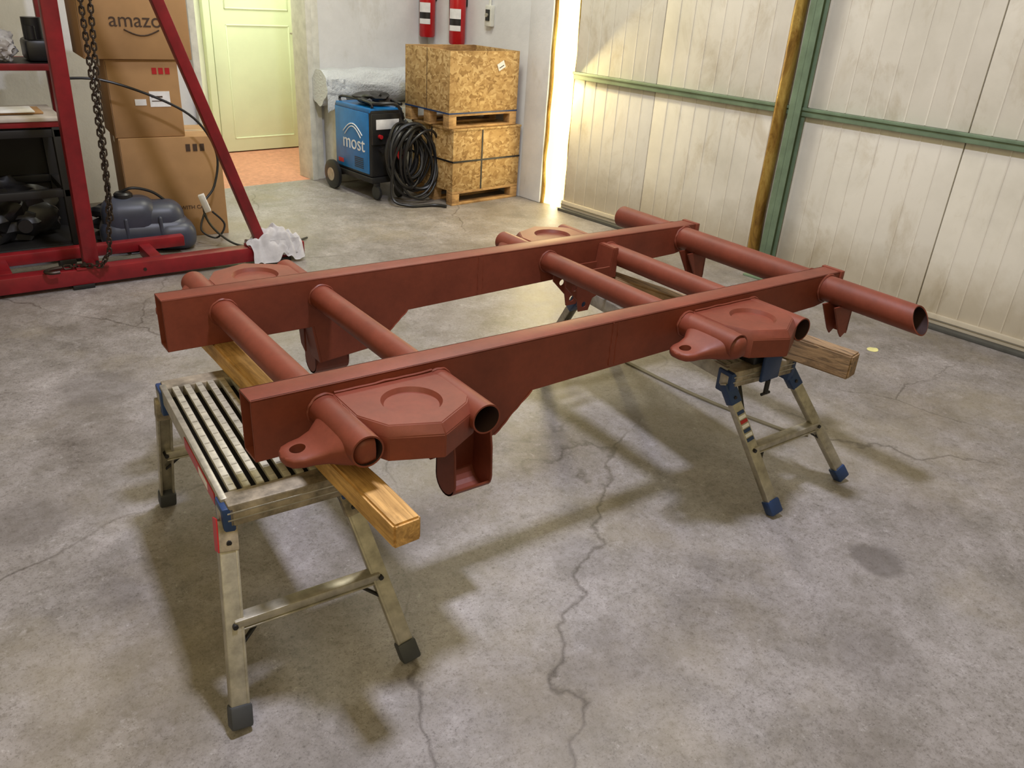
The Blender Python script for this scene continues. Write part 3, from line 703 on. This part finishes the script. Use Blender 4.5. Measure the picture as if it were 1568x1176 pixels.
# ------------------------------------------------------------------ cardboard boxes
def cbox(name,x,y,rot,w,d,z0,h,txt=None,extra=None):
    b=B(name,Matrix.Translation((x,y,z0))@Matrix.Rotation(rot,4,'Z'))
    b.box(-w/2,w/2,-d/2,d/2,0,h,CARD,.004)
    b.box(-w/2-.001,w/2+.001,-.03,.03,h-.05,h+.0012,TAPE); b.box(-w/2,w/2,-.0015,.0015,h,h+.002,CARDD)
    b.box(-w/2+.004,-w/2+.006,-d/2-.001,-d/2,.01,h-.01,CARDD)
    F=Matrix(((1,0,0,0),(0,0,-1,-d/2-.001),(0,1,0,0),(0,0,0,1)))
    if txt:
        b.text(txt,.105,Matrix.Translation((.03,0,h*.55))@F,CARDD)
        b.path([(-.09+.03+i*.02,-d/2-.002,h*.55-.045-.03*math.sin(math.pi*i/9)) for i in range(10)],.004,CARDD,seg=6)
    if extra=='label':
        b.box(.02,.13,-d/2-.002,-d/2,h*.40,h*.60,WHITE); b.box(-.06,.0,-d/2-.002,-d/2,h*.42,h*.5,WHITE)
        b.box(.03,.09,-d/2-.003,-d/2-.001,h*.52,h*.54,CARDD); b.box(.03,.11,-d/2-.003,-d/2-.001,h*.47,h*.48,CARDD)
        for k in range(3): b.box(.05+.035*k,.075+.035*k,-d/2-.002,-d/2,h*.82,h*.9,REDL)
    if extra=='print':
        b.text('HANDLE WITH CARE',.032,Matrix.Translation((.03,0,h*.30))@F,CARDD)
        for k in range(3): b.box(.08+.04*k,.105+.04*k,-d/2-.002,-d/2,h*.86,h*.93,CARDD)
    b.done()
cbox('cardboard_box',1.31,5.25,-.10,.56,.42,0,.60,extra='print')
cbox('cardboard_box',1.20,5.24,-.06,.38,.36,.602,.42,extra='label')
cbox('cardboard_box',1.19,5.24,-.05,.56,.40,1.024,.36,txt='amazon')

# ------------------------------------------------------------------ tank
b=B('plastic_fuel_tank',Matrix.Translation((1.06,4.90,0))@Matrix.Rotation(-.15,4,'Z'))
b.box(-.25,.24,-.12,.12,.0,.20,TANK,.085,seg=6); b.box(-.23,.07,-.11,.11,.06,.31,TANK,.09,seg=6); b.box(-.06,.21,-.10,.10,.06,.28,TANK,.085,seg=6)
b.box(.04,.26,-.135,.08,.0,.17,TANK,.07,seg=6)
for x in (-.12,.06): b.box(x,x+.02,-.123,.12,.02,.21,TANK,.009,seg=3)
b.lathe([(.05,0),(.05,.02),(.04,.03),(.02,.032)],(-.10,0,.305),BLACK); b.path([(-.12,0,.33),(-.05,-.02,.36),(.05,.0,.33),(.12,.02,.27)],.008,BLACK,sub=5)
b.done()
b=B('workbench')
x0,x1,y0,y1,H=-.9,.70,4.80,5.25,.72
for x in (x0,-.1,x1-.05):
    for y in (y0,y1-.05): b.box(x,x+.05,y,y+.05,0,H,BLKM,.004)
for z in (.06,.36,H-.05):
    b.box(x0,x1,y0+.005,y0+.045,z,z+.04,BLKM,.003); b.box(x0,x1,y1-.045,y1-.005,z,z+.04,BLKM,.003); b.box(x1-.045,x1-.005,y0,y1,z,z+.04,BLKM,.003)
b.box(x0+.01,x1-.01,y0+.01,y1-.01,.09,.105,BLKM)
b.box(x0,x1,y0,y1,H,H+.03,RED,.004); b.box(x0+.01,x1+.01,y0-.01,y1,H+.03,H+.05,WOODTOP,.004)
b.box(x0,x1,y1-.01,y1-.004,.1,H-.02,BLKM)
b.done()
b=B('engine_part'); b.blob((.38,5.02,.235),(.22,.12,.16),BLACK,.5,2.4,4,seed=5); b.cyl((.28,4.89,.25),(.28,4.94,.25),.05,BLKM); b.cyl((.45,4.88,.2),(.45,4.94,.2),.035,BLKM); b.path([(.2,4.9,.3),(.3,4.86,.38),(.45,4.88,.34)],.014,BLACK,sub=5); b.done()
b=B('folded_paper_stack'); b.box(.44,.64,4.9,5.1,.772,.782,CARD,.002); b.box(.42,.60,4.88,5.06,.783,.790,WHITE,.002); b.done()
b=B('storage_shelf')
for x in (-1.0,-.1,.80):
    for y in (5.30,5.68): b.box(x,x+.04,y,y+.04,0,1.9,RED,.003)
for z in (.42,.94,1.5):
    b.box(-1.0,.84,5.295,5.325,z,z+.035,RED,.003); b.box(-1.0,.84,5.695,5.725,z,z+.035,RED,.003); b.box(-1.0,.84,5.326,5.694,z+.024,z+.034,BLKM)
b.done()
b=B('plastic_bag'); b.blob((.52,5.46,1.055),(.11,.11,.10),CLOTH,.35,2.2,5,seed=1,ridge=.15); b.done(smooth=60)
b=B('plastic_bag'); b.blob((.26,5.46,1.045),(.11,.11,.085),CLOTH,.35,2.2,5,seed=8,ridge=.15); b.blob((.22,5.40,1.05),(.06,.05,.04),REDL,.3,2,4,seed=2,ridge=.2); b.done(smooth=60)
b=B('machine_part'); b.box(.68,.83,5.38,5.6,.976,1.09,BLACK,.02); b.cyl((.74,5.48,1.09),(.74,5.48,1.2),.05,BLACK); b.cyl((.72,5.42,1.09),(.72,5.42,1.16),.025,BLKM); b.done()
b=B('tool_case'); b.box(-.4,-.05,5.4,5.62,.976,1.15,BLACK,.02); b.path([(-.3,5.39,1.07),(-.3,5.37,1.11),(-.16,5.37,1.11),(-.16,5.39,1.07)],.01,BLKM,sub=4); b.done()
b=B('engine_casting'); b.blob((.30,5.48,.56),(.26,.14,.12),BLACK,.4,2.5,4,seed=11); b.done()
b=B('rubber_hose_coil')
for k in range(3): b.path([(.90+.055*math.cos(a),5.14+.06*math.sin(a)+.01*k,.035+.07*k+.01*math.sin(a*2)) for a in [i*math.pi/6 for i in range(12)]],.033,BLACK,closed=True,sub=3)
b.done()
b=B('power_cable')
b.path([(.72,5.0,.93),(.95,4.95,.93),(1.25,4.92,.82),(1.42,4.90,.70),(1.50,4.88,.52),(1.46,4.86,.34),(1.38,4.84,.24),(1.40,4.80,.12),(1.50,4.72,.02),(1.62,4.62,.012),(1.78,4.60,.012),(1.95,4.68,.012)],.007,BLACK,sub=6)
b.beam((1.37,4.84,.30),(1.40,4.83,.20),.04,.035,WHITE); b.path([(1.38,4.83,.2),(1.34,4.80,.1),(1.42,4.78,.05),(1.48,4.8,.12),(1.42,4.82,.2)],.006,BLACK,sub=6)
b.done()
YPAINT=simple('yellow_paint_spot',hexc(226,220,150),.5)
b=B('paint_spot'); n=40
P=[(3.68+.03*(1+.3*noise.noise(Vector((math.cos(a)*1.5,math.sin(a)*1.5,4))))*math.cos(a),1.79+.026*math.sin(a)) for a in [2*math.pi*i/n for i in range(n)]]
b.add([(x,y,.0015) for x,y in P]+[(x,y,.0003) for x,y in P],[tuple(range(n))]+[(i,(i+1)%n,n+(i+1)%n,n+i) for i in range(n)],YPAINT); b.done()

# ------------------------------------------------------------------ lights
def area(name,loc,target,size,power,col,sy=None):
    l=bpy.data.lights.new(name,'AREA'); l.energy=power; l.color=col; l.size=size
    if sy: l.shape='RECTANGLE'; l.size_y=sy
    o=bpy.data.objects.new(name,l); bpy.context.collection.objects.link(o); o.location=loc
    o.rotation_euler=(Vector(target)-Vector(loc)).to_track_quat('-Z','Y').to_euler(); return o
area('ceiling_lamp_key',(1.28,1.5,3.9),(1.28,1.5,0),.30,135,(.82,.84,1.0))
area('rear_fill_light',(2.4,4.2,3.6),(2.8,4.6,0),.8,58,(1,.98,.84))  # unseen area light from above, brightening the back walls
area('front_fill_light',(-1.2,-.8,3.2),(1.2,1.8,0.2),2.5,42,(1,.84,.50))  # added warm fill, out of view, tinting and lifting the shadows
area('hallway_lamp',ROOM@Vector((3.2,6.65,2.9)),ROOM@Vector((3.3,6.8,0)),.5,58,(1,1,.80))
area('daylight_gap_light',ROOM@Vector((4.40,4.30,.9)),ROOM@Vector((3.4,3.4,.0)),.05,24,(1,.80,.36),sy=1.7)
w=bpy.data.worlds.new('world'); sc.world=w; w.use_nodes=True
bg=w.node_tree.nodes['Background']; bg.inputs[0].default_value=(1.0,.83,.45,1); bg.inputs[1].default_value=.36

# ------------------------------------------------------------------ camera
R_=Vector((.8029,-.593,.0609)).normalized();F_=Vector((.5538,.704,-.4446)).normalized()
Z_=-F_; Y_=Z_.cross(R_).normalized(); R_=Y_.cross(Z_)
cam=bpy.data.cameras.new('camera'); cam.sensor_width=36; cam.lens=1215/1568*36; cam.clip_start=.05
co=bpy.data.objects.new('camera',cam); bpy.context.collection.objects.link(co)
co.matrix_world=Matrix(((R_.x,Y_.x,Z_.x,0),(R_.y,Y_.y,Z_.y,0),(R_.z,Y_.z,Z_.z,1.5),(0,0,0,1)))
sc.camera=co
